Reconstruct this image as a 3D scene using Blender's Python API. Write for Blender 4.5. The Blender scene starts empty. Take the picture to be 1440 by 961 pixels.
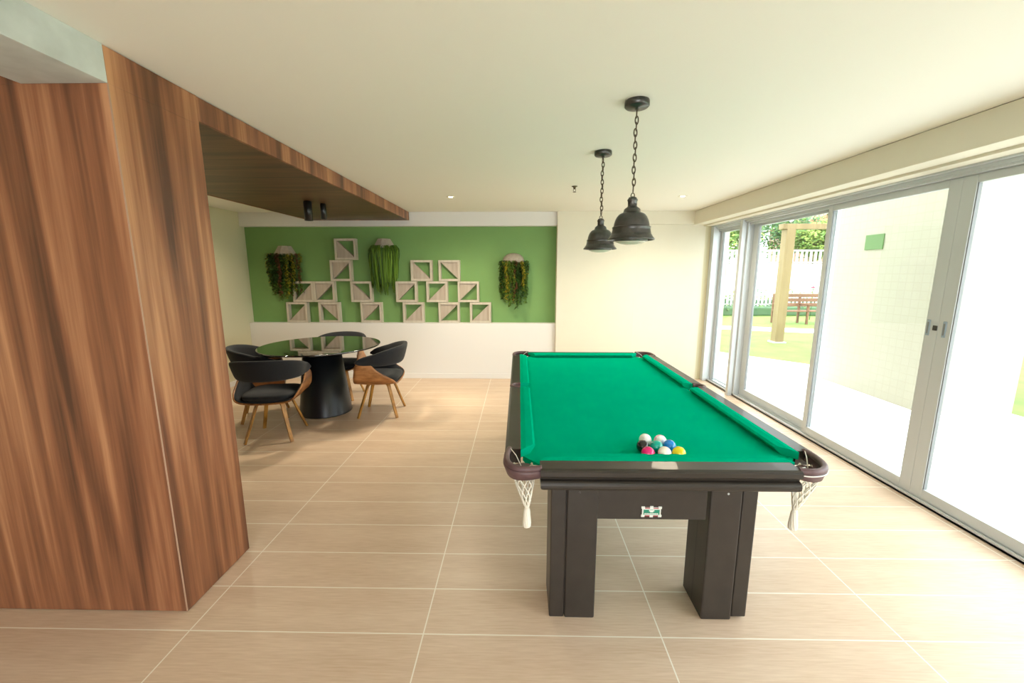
import bpy, bmesh, math, random
from mathutils import Vector, Matrix
C = bpy.context.scene.collection
PI = math.pi
def R(d): return math.radians(d)

# ------------------------------------------------------------ materials
def new_mat(name):
    m = bpy.data.materials.new(name); m.use_nodes = True
    nt = m.node_tree; b = nt.nodes['Principled BSDF']
    return m, nt, b
def nd(nt, t, **kw):
    n = nt.nodes.new(t)
    for k, v in kw.items():
        if k.startswith('i_'): n.inputs[k[2:].replace('_', ' ')].default_value = v
        else: setattr(n, k, v)
    return n
def plain(name, col, rough=.5, metal=0., spec=.5, noise=.0, scale=20., bump=0., sheen=0., coat=0.):
    m, nt, b = new_mat(name)
    b.inputs['Roughness'].default_value = rough; b.inputs['Metallic'].default_value = metal
    b.inputs['Specular IOR Level'].default_value = spec
    b.inputs['Base Color'].default_value = (*col, 1)
    if sheen: b.inputs['Sheen Weight'].default_value = sheen
    if coat: b.inputs['Coat Weight'].default_value = coat
    if noise or bump:
        tc = nd(nt, 'ShaderNodeTexCoord'); n = nd(nt, 'ShaderNodeTexNoise')
        n.inputs['Scale'].default_value = scale; n.inputs['Detail'].default_value = 5
        nt.links.new(tc.outputs['Object'], n.inputs['Vector'])
        if noise:
            r = nd(nt, 'ShaderNodeValToRGB')
            r.color_ramp.elements[0].position = .3; r.color_ramp.elements[1].position = .7
            r.color_ramp.elements[0].color = (*[c*(1-noise) for c in col], 1)
            r.color_ramp.elements[1].color = (*[min(1, c*(1+noise)) for c in col], 1)
            nt.links.new(n.outputs['Fac'], r.inputs['Fac']); nt.links.new(r.outputs['Color'], b.inputs['Base Color'])
        if bump:
            bp = nd(nt, 'ShaderNodeBump'); bp.inputs['Strength'].default_value = bump; bp.inputs['Distance'].default_value = .01
            nt.links.new(n.outputs['Fac'], bp.inputs['Height']); nt.links.new(bp.outputs['Normal'], b.inputs['Normal'])
    return m

def wood(name, dark, mid, light, vec=(3.8, 3.8, .27), fine=(80, 80, 1.4), rough=.42, rings=5.):
    m, nt, b = new_mat(name)
    L = nt.links
    tc = nd(nt, 'ShaderNodeTexCoord')
    mp = nd(nt, 'ShaderNodeMapping'); mp.inputs['Scale'].default_value = vec
    L.new(tc.outputs['Object'], mp.inputs['Vector'])
    n1 = nd(nt, 'ShaderNodeTexNoise'); n1.inputs['Scale'].default_value = 1.; n1.inputs['Detail'].default_value = 2.5
    n1.inputs['Distortion'].default_value = .35
    L.new(mp.outputs['Vector'], n1.inputs['Vector'])
    mu = nd(nt, 'ShaderNodeMath', operation='MULTIPLY'); mu.inputs[1].default_value = rings * 2 * PI
    L.new(n1.outputs['Fac'], mu.inputs[0])
    si = nd(nt, 'ShaderNodeMath', operation='SINE'); L.new(mu.outputs[0], si.inputs[0])
    ma = nd(nt, 'ShaderNodeMapRange'); ma.inputs['From Min'].default_value = -1; ma.inputs['To Min'].default_value = 0.
    L.new(si.outputs[0], ma.inputs['Value'])
    # broad plank-to-plank variation
    mp2 = nd(nt, 'ShaderNodeMapping'); mp2.inputs['Scale'].default_value = [v*(.9 if i < 2 else .5) for i, v in enumerate(vec)]
    mp2.inputs['Location'].default_value = (3.1, 7.7, 1.3)
    L.new(tc.outputs['Object'], mp2.inputs['Vector'])
    n2 = nd(nt, 'ShaderNodeTexNoise'); n2.inputs['Scale'].default_value = 2.2; n2.inputs['Detail'].default_value = 6.; n2.inputs['Roughness'].default_value = .62; n2.inputs['Distortion'].default_value = .25
    L.new(mp2.outputs['Vector'], n2.inputs['Vector'])
    mp3 = nd(nt, 'ShaderNodeMapping'); mp3.inputs['Scale'].default_value = fine
    L.new(tc.outputs['Object'], mp3.inputs['Vector'])
    n3 = nd(nt, 'ShaderNodeTexNoise'); n3.inputs['Scale'].default_value = 1.; n3.inputs['Detail'].default_value = 3.
    L.new(mp3.outputs['Vector'], n3.inputs['Vector'])
    a1 = nd(nt, 'ShaderNodeMath', operation='MULTIPLY'); a1.inputs[1].default_value = .17; L.new(ma.outputs[0], a1.inputs[0])
    a2 = nd(nt, 'ShaderNodeMath', operation='MULTIPLY_ADD'); a2.inputs[1].default_value = 1.25
    L.new(n2.outputs['Fac'], a2.inputs[0]); L.new(a1.outputs[0], a2.inputs[2])
    a3 = nd(nt, 'ShaderNodeMath', operation='MULTIPLY_ADD'); a3.inputs[1].default_value = .22
    L.new(n3.outputs['Fac'], a3.inputs[0]); L.new(a2.outputs[0], a3.inputs[2])
    a4 = nd(nt, 'ShaderNodeMath', operation='SUBTRACT'); a4.inputs[1].default_value = .385; L.new(a3.outputs[0], a4.inputs[0])
    r = nd(nt, 'ShaderNodeValToRGB'); e = r.color_ramp.elements
    e[0].position = .22; e[0].color = (*dark, 1); e[1].position = .75; e[1].color = (*light, 1)
    x = e.new(.48); x.color = (*mid, 1)
    L.new(a4.outputs[0], r.inputs['Fac']); L.new(r.outputs['Color'], b.inputs['Base Color'])
    b.inputs['Roughness'].default_value = rough
    return m

M = {}
M['plaster'] = plain('warm white plaster', (.70, .67, .555), .85, noise=.012, scale=6)
M['ceiling'] = plain('matt ceiling paint', (.80, .785, .715), .9)
M['low_wall'] = plain('white wall paint', (.71, .70, .68), .8)
M['cream'] = plain('cream wall paint', (.62, .59, .41), .8)
M['green_paint'] = plain('leaf green wall paint', (.170, .315, .100), .75, noise=.03, scale=3)
M['walnut'] = wood('walnut laminate', (.085, .031, .016), (.27, .105, .048), (.54, .27, .135))
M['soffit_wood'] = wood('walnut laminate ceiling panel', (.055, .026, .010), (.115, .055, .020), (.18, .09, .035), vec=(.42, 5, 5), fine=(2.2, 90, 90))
M['concrete'] = plain('bare concrete', (.52, .56, .55), .8, noise=.12, scale=9, bump=.15)
M['cloth'] = plain('green billiard cloth', (.0, .385, .215), 1., spec=.0, noise=.03, scale=4)
M['ebony'] = plain('dark stained wood', (.026, .020, .015), .40, noise=.15, scale=14, coat=.1, spec=.4)
M['ebony_matt'] = plain('dark stained leg wood', (.028, .022, .018), .38, noise=.15, scale=14)
M['black'] = plain('black lacquer', (.006, .007, .009), .33, coat=.0)
M['black_glass'] = plain('black glass', (.006, .007, .006), .03, spec=.9, coat=1.)
M['fabric'] = plain('charcoal fabric', (.0095, .0110, .014), .9, noise=.25, scale=160, bump=.3, sheen=.08)
M['chair_wood'] = wood('bent walnut plywood', (.16, .06, .018), (.36, .15, .045), (.55, .27, .10), vec=(9, 2, 9), fine=(120, 14, 120), rough=.35, rings=3)
M['leg_wood'] = wood('oiled leg wood', (.20, .085, .012), (.42, .20, .03), (.56, .29, .065), vec=(9, 9, 1.2), fine=(120, 120, 8), rough=.35, rings=3)
M['leather'] = plain('brown purple pocket leather', (.115, .062, .066), .45, noise=.15, scale=40)
M['net'] = plain('white cotton cord', (.80, .76, .66), .9)
M['white_cord'] = plain('white piping', (.82, .80, .74), .6)
M['iron'] = plain('blackened metal', (.085, .083, .080), .30, metal=.8, noise=.2, scale=30)
M['chain_iron'] = plain('bronzed chain', (.10, .075, .05), .4, metal=.8)
M['alu'] = plain('white anodised aluminium', (.53, .57, .59), .42, metal=.15)
M['alu_dark'] = plain('grey seal', (.22, .23, .23), .6)
M['handle_blue'] = plain('grey blue plastic', (.30, .38, .46), .4)
M['grey_washed'] = wood('grey washed wood', (.47, .42, .335), (.54, .485, .40), (.59, .535, .445), vec=(6, 6, 1), fine=(60, 60, 8), rough=.7, rings=2)
M['grey_panel'] = wood('grey washed panel', (.36, .30, .24), (.42, .355, .285), (.47, .40, .33), vec=(6, 6, 1), fine=(60, 60, 8), rough=.7, rings=2)
M['planter'] = plain('sandstone planter', (.40, .34, .28), .8, noise=.1, scale=30)
M['plant_dark'] = plain('dark leaf', (.030, .075, .014), .5)
M['plant_mid'] = plain('mid leaf', (.10, .19, .022), .5)
M['plant_yellow'] = plain('yellow leaf', (.34, .29, .02), .5)
M['plant_red'] = plain('russet leaf', (.16, .055, .025), .5)
M['plant_grass'] = plain('bright grass blade', (.115, .22, .012), .7)
M['plant_grass2'] = plain('deep grass blade', (.04, .095, .008), .7)
M['spot_black'] = plain('black spotlight metal', (.008, .008, .009), .35)
M['white_metal'] = plain('white fitting metal', (.75, .72, .62), .4)
M['brass_dull'] = plain('bronze sprinkler metal', (.12, .09, .05), .4, metal=.8)
M['terrace'] = plain('pale terrace paving', (.82, .81, .78), .7)
M['lawn'] = plain('sunlit lawn', (.135, .235, .035), .9, noise=.22, scale=2.2)
M['hedge'] = plain('hedge leaf', (.045, .11, .045), .7)
M['tree_leaf'] = plain('tree leaf', (.13, .25, .045), .7)
M['tree_leaf2'] = plain('bluish tree leaf', (.075, .18, .075), .7)
M['tree_leaf3'] = plain('yellow green tree leaf', (.24, .32, .06), .7)
M['bark'] = plain('bark', (.30, .24, .17), .9)
M['fence'] = plain('white painted fence', (.62, .64, .62), .6)
M['out_wall'] = plain('white garden wall', (.84, .84, .82), .8)
M['pergola'] = wood('honey coloured timber', (.19, .125, .05), (.25, .17, .075), (.29, .205, .10), vec=(5, 5, .6), fine=(40, 40, 3), rough=.6, rings=2)
M['bench_wood'] = wood('bench timber', (.13, .055, .025), (.18, .08, .04), (.21, .10, .05), vec=(.6, 6, 6), fine=(3, 40, 40), rough=.6, rings=2)
M['pink'] = plain('salmon facade', (.42, .25, .20), .8)
M['roof_tile'] = plain('terracotta roof', (.50, .22, .14), .8)
M['flower'] = plain('red flower', (.75, .05, .10), .6)
M['badge_white'] = plain('badge enamel white', (.72, .74, .70), .4)
M['badge_green'] = plain('badge enamel green', (.01, .22, .13), .4)
M['badge_red'] = plain('badge enamel red', (.42, .06, .07), .4)
M['plate_green'] = plain('green plate paint', (.10, .20, .06), .6)

def glow(name, col, s):
    m, nt, b = new_mat(name)
    b.inputs['Base Color'].default_value = (*col, 1)
    b.inputs['Emission Color'].default_value = (*col, 1); b.inputs['Emission Strength'].default_value = s
    return m
M['lamp_glow'] = glow('lit lamp face', (1, .86, .62), 6.)

def glass(name, rough=.0, tint=(1, 1, 1), gl=1.0):
    m = bpy.data.materials.new(name); m.use_nodes = True; nt = m.node_tree; nt.nodes.clear()
    o = nd(nt, 'ShaderNodeOutputMaterial'); mx = nd(nt, 'ShaderNodeMixShader')
    t = nd(nt, 'ShaderNodeBsdfTransparent'); t.inputs['Color'].default_value = (*tint, 1)
    g = nd(nt, 'ShaderNodeBsdfGlossy'); g.inputs['Roughness'].default_value = rough
    f = nd(nt, 'ShaderNodeLayerWeight'); f.inputs['Blend'].default_value = .5
    pw = nd(nt, 'ShaderNodeMath', operation='POWER'); pw.inputs[1].default_value = 5.
    mm = nd(nt, 'ShaderNodeMath', operation='MULTIPLY_ADD'); mm.inputs[1].default_value = .6*gl; mm.inputs[2].default_value = .03*gl
    L = nt.links
    L.new(f.outputs['Facing'], pw.inputs[0]); L.new(pw.outputs[0], mm.inputs[0]); L.new(mm.outputs[0], mx.inputs[0]); L.new(t.outputs[0], mx.inputs[1]); L.new(g.outputs[0], mx.inputs[2]); L.new(mx.outputs[0], o.inputs[0])
    return m
M['glass'] = glass('clear window glass', tint=(.97, .985, .97))
M['lens'] = plain('frosted lamp lens', (.55, .53, .44), .25)

# floor: wide planks of beige ceramic tile in a straight grid, streaked along x
def floor_mat():
    m, nt, b = new_mat('beige linen tile'); L = nt.links
    tc = nd(nt, 'ShaderNodeTexCoord'); mp = nd(nt, 'ShaderNodeMapping')
    mp.inputs['Location'].default_value = (.43 + 1.075*6, -1.601 + .2685*30, 0)
    L.new(tc.outputs['Object'], mp.inputs['Vector'])
    br = nd(nt, 'ShaderNodeTexBrick', offset=0., squash=1.)
    br.inputs['Scale'].default_value = 1; br.inputs['Brick Width'].default_value = 1.075; br.inputs['Row Height'].default_value = .2685
    br.inputs['Mortar Size'].default_value = .0032; br.inputs['Mortar Smooth'].default_value = .2; br.inputs['Bias'].default_value = 0
    br.inputs['Color1'].default_value = (.50, .50, .50, 1); br.inputs['Color2'].default_value = (.56, .56, .56, 1)
    L.new(mp.outputs['Vector'], br.inputs['Vector'])
    ms = nd(nt, 'ShaderNodeMapping'); ms.inputs['Scale'].default_value = (9, 130, 1); L.new(tc.outputs['Object'], ms.inputs['Vector'])
    n = nd(nt, 'ShaderNodeTexNoise'); n.inputs['Scale'].default_value = 1; n.inputs['Detail'].default_value = 4; L.new(ms.outputs['Vector'], n.inputs['Vector'])
    ms2 = nd(nt, 'ShaderNodeMapping'); ms2.inputs['Scale'].default_value = (1.2, 8, 1); L.new(tc.outputs['Object'], ms2.inputs['Vector'])
    n2 = nd(nt, 'ShaderNodeTexNoise'); n2.inputs['Scale'].default_value = 1; n2.inputs['Detail'].default_value = 3; L.new(ms2.outputs['Vector'], n2.inputs['Vector'])
    ad = nd(nt, 'ShaderNodeMath', operation='MULTIPLY_ADD'); ad.inputs[1].default_value = .55; L.new(n.outputs['Fac'], ad.inputs[0])
    ad2 = nd(nt, 'ShaderNodeMath', operation='MULTIPLY'); ad2.inputs[1].default_value = .45; L.new(n2.outputs['Fac'], ad2.inputs[0]); L.new(ad2.outputs[0], ad.inputs[2])
    r = nd(nt, 'ShaderNodeValToRGB'); e = r.color_ramp.elements
    e[0].position = .33; e[0].color = (.56, .405, .285, 1); e[1].position = .67; e[1].color = (.69, .54, .41, 1)
    L.new(ad.outputs[0], r.inputs['Fac'])
    mx = nd(nt, 'ShaderNodeMix', data_type='RGBA'); mx.inputs[7].default_value = (.82, .77, .68, 1)
    L.new(br.outputs['Fac'], mx.inputs[0]); L.new(r.outputs['Color'], mx.inputs[6])
    L.new(mx.outputs[2], b.inputs['Base Color'])
    b.inputs['Roughness'].default_value = .38; b.inputs['Specular IOR Level'].default_value = .4
    return m
M['floor'] = floor_mat()

def tiled_wall():
    m, nt, b = new_mat('cream tiled facade'); L = nt.links
    tc = nd(nt, 'ShaderNodeTexCoord'); sp = nd(nt, 'ShaderNodeSeparateXYZ'); L.new(tc.outputs['Object'], sp.inputs[0])
    ad = nd(nt, 'ShaderNodeMath', operation='ADD'); L.new(sp.outputs['X'], ad.inputs[0]); L.new(sp.outputs['Y'], ad.inputs[1])
    cb = nd(nt, 'ShaderNodeCombineXYZ'); L.new(ad.outputs[0], cb.inputs['X']); L.new(sp.outputs['Z'], cb.inputs['Y'])
    br = nd(nt, 'ShaderNodeTexBrick', offset=0.); br.inputs['Scale'].default_value = 1; br.inputs['Brick Width'].default_value = .1; br.inputs['Row Height'].default_value = .1
    br.inputs['Mortar Size'].default_value = .004
    br.inputs['Color1'].default_value = (.39, .365, .29, 1); br.inputs['Color2'].default_value = (.40, .375, .30, 1); br.inputs['Mortar'].default_value = (.365, .34, .265, 1)
    L.new(cb.outputs[0], br.inputs['Vector']); L.new(br.outputs['Color'], b.inputs['Base Color'])
    b.inputs['Roughness'].default_value = .6
    return m
M['facade'] = tiled_wall()

# ------------------------------------------------------------ mesh building
class MB:
    def __init__(s): s.bm = bmesh.new(); s.mi = 0
    def box(s, x0, x1, y0, y1, z0, z1, bev=0., seg=2, rot=None):
        n0 = len(s.bm.verts)
        r = bmesh.ops.create_cube(s.bm, size=1)
        vs = r['verts']
        for v in vs: v.co = Vector(((x0+x1)/2 + v.co.x*(x1-x0), (y0+y1)/2 + v.co.y*(y1-y0), (z0+z1)/2 + v.co.z*(z1-z0)))
        es = list({e for v in vs for e in v.link_edges}); fs = list({f for v in vs for f in v.link_faces})
        for f in fs: f.material_index = s.mi
        if bev > 0:
            rr = bmesh.ops.bevel(s.bm, geom=es, offset=bev, segments=seg, profile=.5, affect='EDGES')
            vs = list({v for f in rr['faces'] for v in f.verts} | {v for v in vs if v.is_valid})
            for f in rr['faces']: f.material_index = s.mi
        if rot is not None: bmesh.ops.transform(s.bm, matrix=rot, verts=[v for v in vs if v.is_valid])
        return s
    def face(s, vs, smooth=False):
        f = s.bm.faces.new(vs); f.material_index = s.mi; f.smooth = smooth; return f
    def prism(s, poly, z0, z1, axis='z', smooth=False):
        def P(a, b, c):
            return {'z': (a, b, c), 'y': (a, c, b), 'x': (c, a, b)}[axis]
        lo = [s.bm.verts.new(P(a, b, z0)) for a, b in poly]; hi = [s.bm.verts.new(P(a, b, z1)) for a, b in poly]
        n = len(poly)
        s.face(lo[::-1]); s.face(hi)
        for i in range(n): s.face([lo[i], lo[(i+1) % n], hi[(i+1) % n], hi[i]], smooth)
        return s
    def hull8(s, a, b):   # loft between two polygons
        n = len(a); A = [s.bm.verts.new(p) for p in a]; B = [s.bm.verts.new(p) for p in b]
        s.face(A[::-1]); s.face(B)
        for i in range(n): s.face([A[i], A[(i+1) % n], B[(i+1) % n], B[i]])
        return s
    def lathe(s, prof, c=(0, 0, 0), n=40, cap0=True, cap1=True, a0=0, a1=2*PI, sx=1., sy=1.):
        full = abs(a1-a0-2*PI) < 1e-6; m = n if full else n+1
        rings = []
        for r, z in prof:
            rings.append([s.bm.verts.new((c[0]+r*sx*math.cos(a0+(a1-a0)*i/n), c[1]+r*sy*math.sin(a0+(a1-a0)*i/n), c[2]+z)) for i in range(m)])
        for a, b in zip(rings, rings[1:]):
            for i in range(n if full else n):
                j = (i+1) % m
                s.face([a[i], a[j], b[j], b[i]], True)
        if cap0: s.face(rings[0][::-1])
        if cap1: s.face(rings[-1])
        return s
    def tube(s, pts, r, n=8, closed=False, flat=None):
        pts = [Vector(p) for p in pts]; m = len(pts); rings = []
        up = None
        for i, p in enumerate(pts):
            if closed: t = pts[(i+1) % m] - pts[i-1]
            else: t = pts[min(i+1, m-1)] - pts[max(i-1, 0)]
            t.normalize()
            if up is None: up = Vector((0, 0, 1)) if abs(t.z) < .9 else Vector((1, 0, 0))
            u = (up - t*up.dot(t)).normalized(); w = t.cross(u); up = u
            rr = r[i] if isinstance(r, (list, tuple)) else r
            rings.append([s.bm.verts.new(p + (u*math.cos(2*PI*k/n) + w*math.sin(2*PI*k/n))*rr) for k in range(n)])
        for i in range(m if closed else m-1):
            a, b = rings[i], rings[(i+1) % m]
            for k in range(n): s.face([a[k], a[(k+1) % n], b[(k+1) % n], b[k]], True)
        if not closed: s.face(rings[0][::-1]); s.face(rings[-1])
        return s
    def strip(s, pts, w, t, wdir=None):   # rectangular bar along pts; w list of widths, t thickness; wdir width direction
        pts = [Vector(p) for p in pts]; m = len(pts); rings = []
        for i, p in enumerate(pts):
            T = (pts[min(i+1, m-1)] - pts[max(i-1, 0)]).normalized()
            W = Vector(wdir).normalized(); W = (W - T*W.dot(T)).normalized(); N = T.cross(W)
            ww = w[i] if isinstance(w, (list, tuple)) else w
            tt = t[i] if isinstance(t, (list, tuple)) else t
            rings.append([s.bm.verts.new(p + W*a*ww/2 + N*b*tt/2) for a, b in ((-1, -1), (1, -1), (1, 1), (-1, 1))])
        for a, b in zip(rings, rings[1:]):
            for k in range(4): s.face([a[k], a[(k+1) % 4], b[(k+1) % 4], b[k]])
        s.face(rings[0][::-1]); s.face(rings[-1])
        return s
    def grid(s, fn, nu, nv, smooth=True, closed_u=False):
        g = [[s.bm.verts.new(fn(i/nu, j/nv)) for j in range(nv+1)] for i in range(nu if closed_u else nu+1)]
        for i in range(nu):
            a = g[i]; b = g[(i+1) % len(g)]
            for j in range(nv): s.face([a[j], b[j], b[j+1], a[j+1]], smooth)
        return g
    def sphere(s, c, r, seg=32, sc=(1, 1, 1)):
        q = bmesh.ops.create_uvsphere(s.bm, u_segments=seg, v_segments=seg//2, radius=r)
        for v in q['verts']: v.co = Vector((v.co.x*sc[0]+c[0], v.co.y*sc[1]+c[1], v.co.z*sc[2]+c[2]))
        for f in {f for v in q['verts'] for f in v.link_faces}: f.smooth = True; f.material_index = s.mi
        return s
    def quad(s, c, u, v):
        c, u, v = Vector(c), Vector(u), Vector(v)
        s.face([s.bm.verts.new(c-u), s.bm.verts.new(c-v*.5+u*.15), s.bm.verts.new(c+u), s.bm.verts.new(c+v*.5+u*.15)])
    def build(s, name, mats, parent=None, fix=True, loc=None):
        if fix: bmesh.ops.recalc_face_normals(s.bm, faces=s.bm.faces[:])
        me = bpy.data.meshes.new(name); s.bm.to_mesh(me); s.bm.free()
        for m in (mats if isinstance(mats, (list, tuple)) else [mats]): me.materials.append(m)
        o = bpy.data.objects.new(name, me); C.objects.link(o)
        if parent is not None: o.parent = parent
        if loc: o.location = loc
        return o

def empty(name, loc=(0, 0, 0), rz=0.):
    o = bpy.data.objects.new(name, None); C.objects.link(o); o.location = loc; o.rotation_euler = (0, 0, rz); o.empty_display_size = .1
    return o
def tag(o, label, cat, group=None, kind=None):
    o['label'] = label; o['category'] = cat
    if group: o['group'] = group
    if kind: o['kind'] = kind
    return o
def struct(o, label=None, cat=None):
    o['kind'] = 'structure'
    if label: o['label'] = label
    if cat: o['category'] = cat
    return o
def copy_tree(o, parent=None):
    c = o.copy(); C.objects.link(c)
    if parent is not None: c.parent = parent
    for ch in [x for x in list(C.objects) if x.parent == o]: copy_tree(ch, c)
    return c
def subsurf(o, lv=1):
    m = o.modifiers.new('sub', 'SUBSURF'); m.levels = lv; m.render_levels = lv
def catmull(P, n=6):
    P = [Vector(p) for p in P]; out = []
    for i in range(len(P)-1):
        p0 = P[max(i-1, 0)]; p1 = P[i]; p2 = P[i+1]; p3 = P[min(i+2, len(P)-1)]
        for k in range(n):
            t = k/n
            out.append(.5*((2*p1)+(p2-p0)*t+(2*p0-5*p1+4*p2-p3)*t*t+(3*p1-p0-3*p2+p3)*t**3))
    out.append(P[-1]); return out

# ------------------------------------------------------------ camera
cam = bpy.data.cameras.new('camera'); co = bpy.data.objects.new('camera', cam); C.objects.link(co)
F = 575.; TH = math.atan(97.5/F); YAW = math.atan(10/math.hypot(F, 97.5))
cam.sensor_width = 36; cam.lens = 36*F/1440; cam.clip_start = .05; cam.clip_end = 300
co.location = (0, 0, 1.62); co.rotation_euler = (PI/2-TH, 0, YAW)
bpy.context.scene.camera = co

# ------------------------------------------------------------ room shell
CZ = 2.482; XL = -4.11; XR = 2.86; YB = 6.13; YN = -3.2
mb = MB(); mb.box(XL-.2, XR+.0, YN, 6.5, -.12, 0)
struct(mb.build('floor', M['floor']), 'beige linen textured tile floor in long straight planks', 'floor')
mb = MB(); mb.box(XL-.2, 3.05, YN, 6.5, CZ, CZ+.2)
ceil = struct(mb.build('ceiling', M['ceiling']), 'smooth off white ceiling', 'ceiling')
mb = MB(); mb.box(XL-.2, XL, YN, 6.5, 0, CZ)
struct(mb.build('wall_left', M['cream']), 'cream wall closing the dining nook', 'wall')
mb = MB(); mb.box(XL, XL+.015, 2.2, YB, 0, .075, .003)
struct(mb.build('baseboard_left', M['low_wall']), 'white baseboard along the cream wall', 'baseboard')
# back wall: low white wall, recessed green field, lintel
wb = empty('wall_back', (0, YB, 0)); struct(wb, 'back wall with green recess above a low white wall', 'wall')
def rel(o, p): o.parent = p; o.matrix_parent_inverse = Matrix.Translation(p.location).inverted(); return o
mb = MB(); mb.box(XL, .55, YB, 6.5, 0, .86, .003); rel(mb.build('low_wall', M['low_wall']), wb)
mb = MB(); mb.box(XL, .55, 6.24, 6.5, .86, 2.285); rel(mb.build('green_panel', M['green_paint']), wb)
mb = MB(); mb.box(XL, .55, YB, 6.5, 2.285, CZ, .002); rel(mb.build('lintel', M['low_wall']), wb)
mb = MB(); mb.box(XL, .55, YB-.014, YB, 0, .08, .003)
struct(mb.build('baseboard_back', M['low_wall']), 'white baseboard under the green wall', 'baseboard')
mb = MB(); mb.box(.55, 1.70, 6.08, 6.5, 0, CZ, .003)
struct(mb.build('pillar', M['plaster']), 'broad cream pillar beside the green wall', 'pillar')
wf = empty('wall_far', (2.2, 6.2, 0)); struct(wf, 'cream wall between pillar and glass doors', 'wall')
mb = MB(); mb.box(1.70, 2.70, 6.15, 6.5, 0, CZ); rel(mb.build('wall_face', M['plaster']), wf)
mb = MB(); mb.box(1.70, 2.70, 6.09, 6.15, 2.30, CZ, .003); rel(mb.build('beam', M['plaster']), wf)
# right side: bulkhead, header, frame
wr = empty('wall_right', (2.6, 2, 0)); struct(wr, 'cream bulkhead over the sliding glass doors', 'wall')
mb = MB(); mb.box(2.508, 2.80, YN, 6.15, 2.292, CZ-.004, .003); rel(mb.build('bulkhead', M['plaster']), wr)
mb = MB(); mb.box(2.70, 3.05, YN, 6.5, 2.325, CZ); mb.box(2.665, 2.775, YN, 6.15, 2.274, 2.33, .002); rel(mb.build('lintel', M['plaster']), wr)
mb = MB(); mb.box(2.70, 3.05, 6.15, 6.5, 0, 2.325); rel(mb.build('jamb', M['cream']), wr)
mb = MB(); mb.box(2.72, 3.05, YN, -.78, 0, 2.325); rel(mb.build('wall_face', M['plaster']), wr)
mb = MB(); mb.box(XL-.2, 3.05, YN, 6.5, CZ+.2, 14); struct(mb.build('sky_blocker', M['out_wall']), 'unseen block above the room, added to shade the terrace and facade', 'wall')  # unseen mass added to block part of the sky from facade and terrace

# ------------------------------------------------------------ glass doors on the right
mb = MB(); fr = empty('window_1', (XR, 3.5, 0)); struct(fr, 'aluminium frame, rails and tracks of the sliding glass front', 'window frame')
mb = MB()
mb.box(2.775, 2.98, -.78, 6.15, 2.262, 2.325, .003)
mb.box(2.815, 2.975, -.78, 6.10, 2.225, 2.262, .003)
mb.box(2.80, 2.815, -.78, 6.10, 2.24, 2.262)
mb.box(2.855, 2.865, -.78, 6.10, 2.195, 2.228)
mb.box(2.905, 2.915, -.78, 6.10, 2.195, 2.228)
rel(mb.build('header_track', M['alu']), fr)
mb = MB()
mb.box(2.835, 2.985, -.78, 6.10, 0, .018, .002)
mb.box(2.835, 2.845, -.78, 6.10, 0, .034, .002)
mb.box(2.893, 2.903, -.78, 6.10, 0, .03, .002)
mb.box(2.975, 2.985, -.78, 6.10, 0, .03, .002)
rel(mb.build('floor_track', M['alu']), fr)
mb = MB(); mb.box(2.775, 2.96, 6.06, 6.15, 0, 2.325, .003); rel(mb.build('far_post', M['alu']), fr)
mb = MB(); mb.box(2.775, 2.835, 5.30, 5.36, 0, 2.262, .003); mb.box(2.835, 2.96, 5.27, 5.36, .0, 2.262, .003); rel(mb.build('mullion', M['alu']), fr)
def panel(name, label, y0, y1, x, far_w, near_w, bot=.085, handle=None):
    e = empty(name, (x, (y0+y1)/2, 0)); struct(e, label, 'glass door')
    z0, z1 = .022, 2.222
    mb = MB()
    mb.box(x-.018, x+.018, y0, y0+near_w, z0, z1, .003); mb.box(x-.018, x+.018, y1-far_w, y1, z0, z1, .003)
    mb.box(x-.017, x+.017, y0+near_w, y1-far_w, z0, z0+bot, .002); mb.box(x-.017, x+.017, y0+near_w, y1-far_w, z1-.05, z1, .002)
    rel(mb.build('door_frame', M['alu']), e)
    mb = MB()
    for a, b in ((y0+near_w, y0+near_w+.006), (y1-far_w-.006, y1-far_w)): mb.box(x-.012, x+.012, a, b, z0+bot, z1-.05)
    rel(mb.build('gasket', M['alu_dark']), e)
    mb = MB(); mb.box(x-.003, x+.003, y0+near_w-.005, y1-far_w+.005, z0+bot-.005, z1-.045); rel(mb.build('pane', M['glass']), e)
    for hy in (handle or []):
        mb = MB(); mb.box(x-.023, x-.016, hy-.012, hy+.012, 1.185, 1.295, .003); h = rel(mb.build('handle', M['handle_blue']), e)
        mb = MB(); mb.box(x-.0245, x-.0225, hy-.005, hy+.005, 1.20, 1.28); q = mb.build('finger_recess', M['alu_dark']); q.parent = h
    return e
panel('window_2', 'narrow fixed glass pane at the far end by the cream wall', 5.36, 6.06, 2.90, .05, .02, bot=.012)
d = panel('door_1', 'second glass panel, showing the garden bench', 3.93, 5.27, 2.925, .10, .06, bot=.10)
d = panel('door_2', 'middle sliding glass door, green plate seen through it', 2.81, 3.97, 2.87, .055, .085, handle=[2.875])
d = panel('door_3', 'sliding glass door nearest the camera', 1.62, 2.81, 2.87, .085, .085, handle=[2.765])
mb = MB(); mb.box(2.846, 2.853, 2.812, 2.842, 1.225, 1.26, .003); q = rel(mb.build('lock_cylinder', M['iron']), d)
panel('door_4', 'glass panel next to the door nearest the camera', .40, 1.66, 2.925, .08, .08)
panel('daylight_door', 'unseen glass panel beside the camera, added to let in daylight', -.80, .44, 2.87, .08, .08)  # out of view; glazing extended here to bring in more window light
# wall behind the camera with its wide opening
mb = MB(); mb.box(XL, -1.8, YN-.2, YN, 0, CZ); mb.box(1.6, 3.05, YN-.2, YN, 0, CZ); mb.box(-1.8, 1.6, YN-.2, YN, 2.3, CZ)
struct(mb.build('wall_near', M['plaster']), 'wall behind the camera with a wide opening', 'wall')

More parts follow.
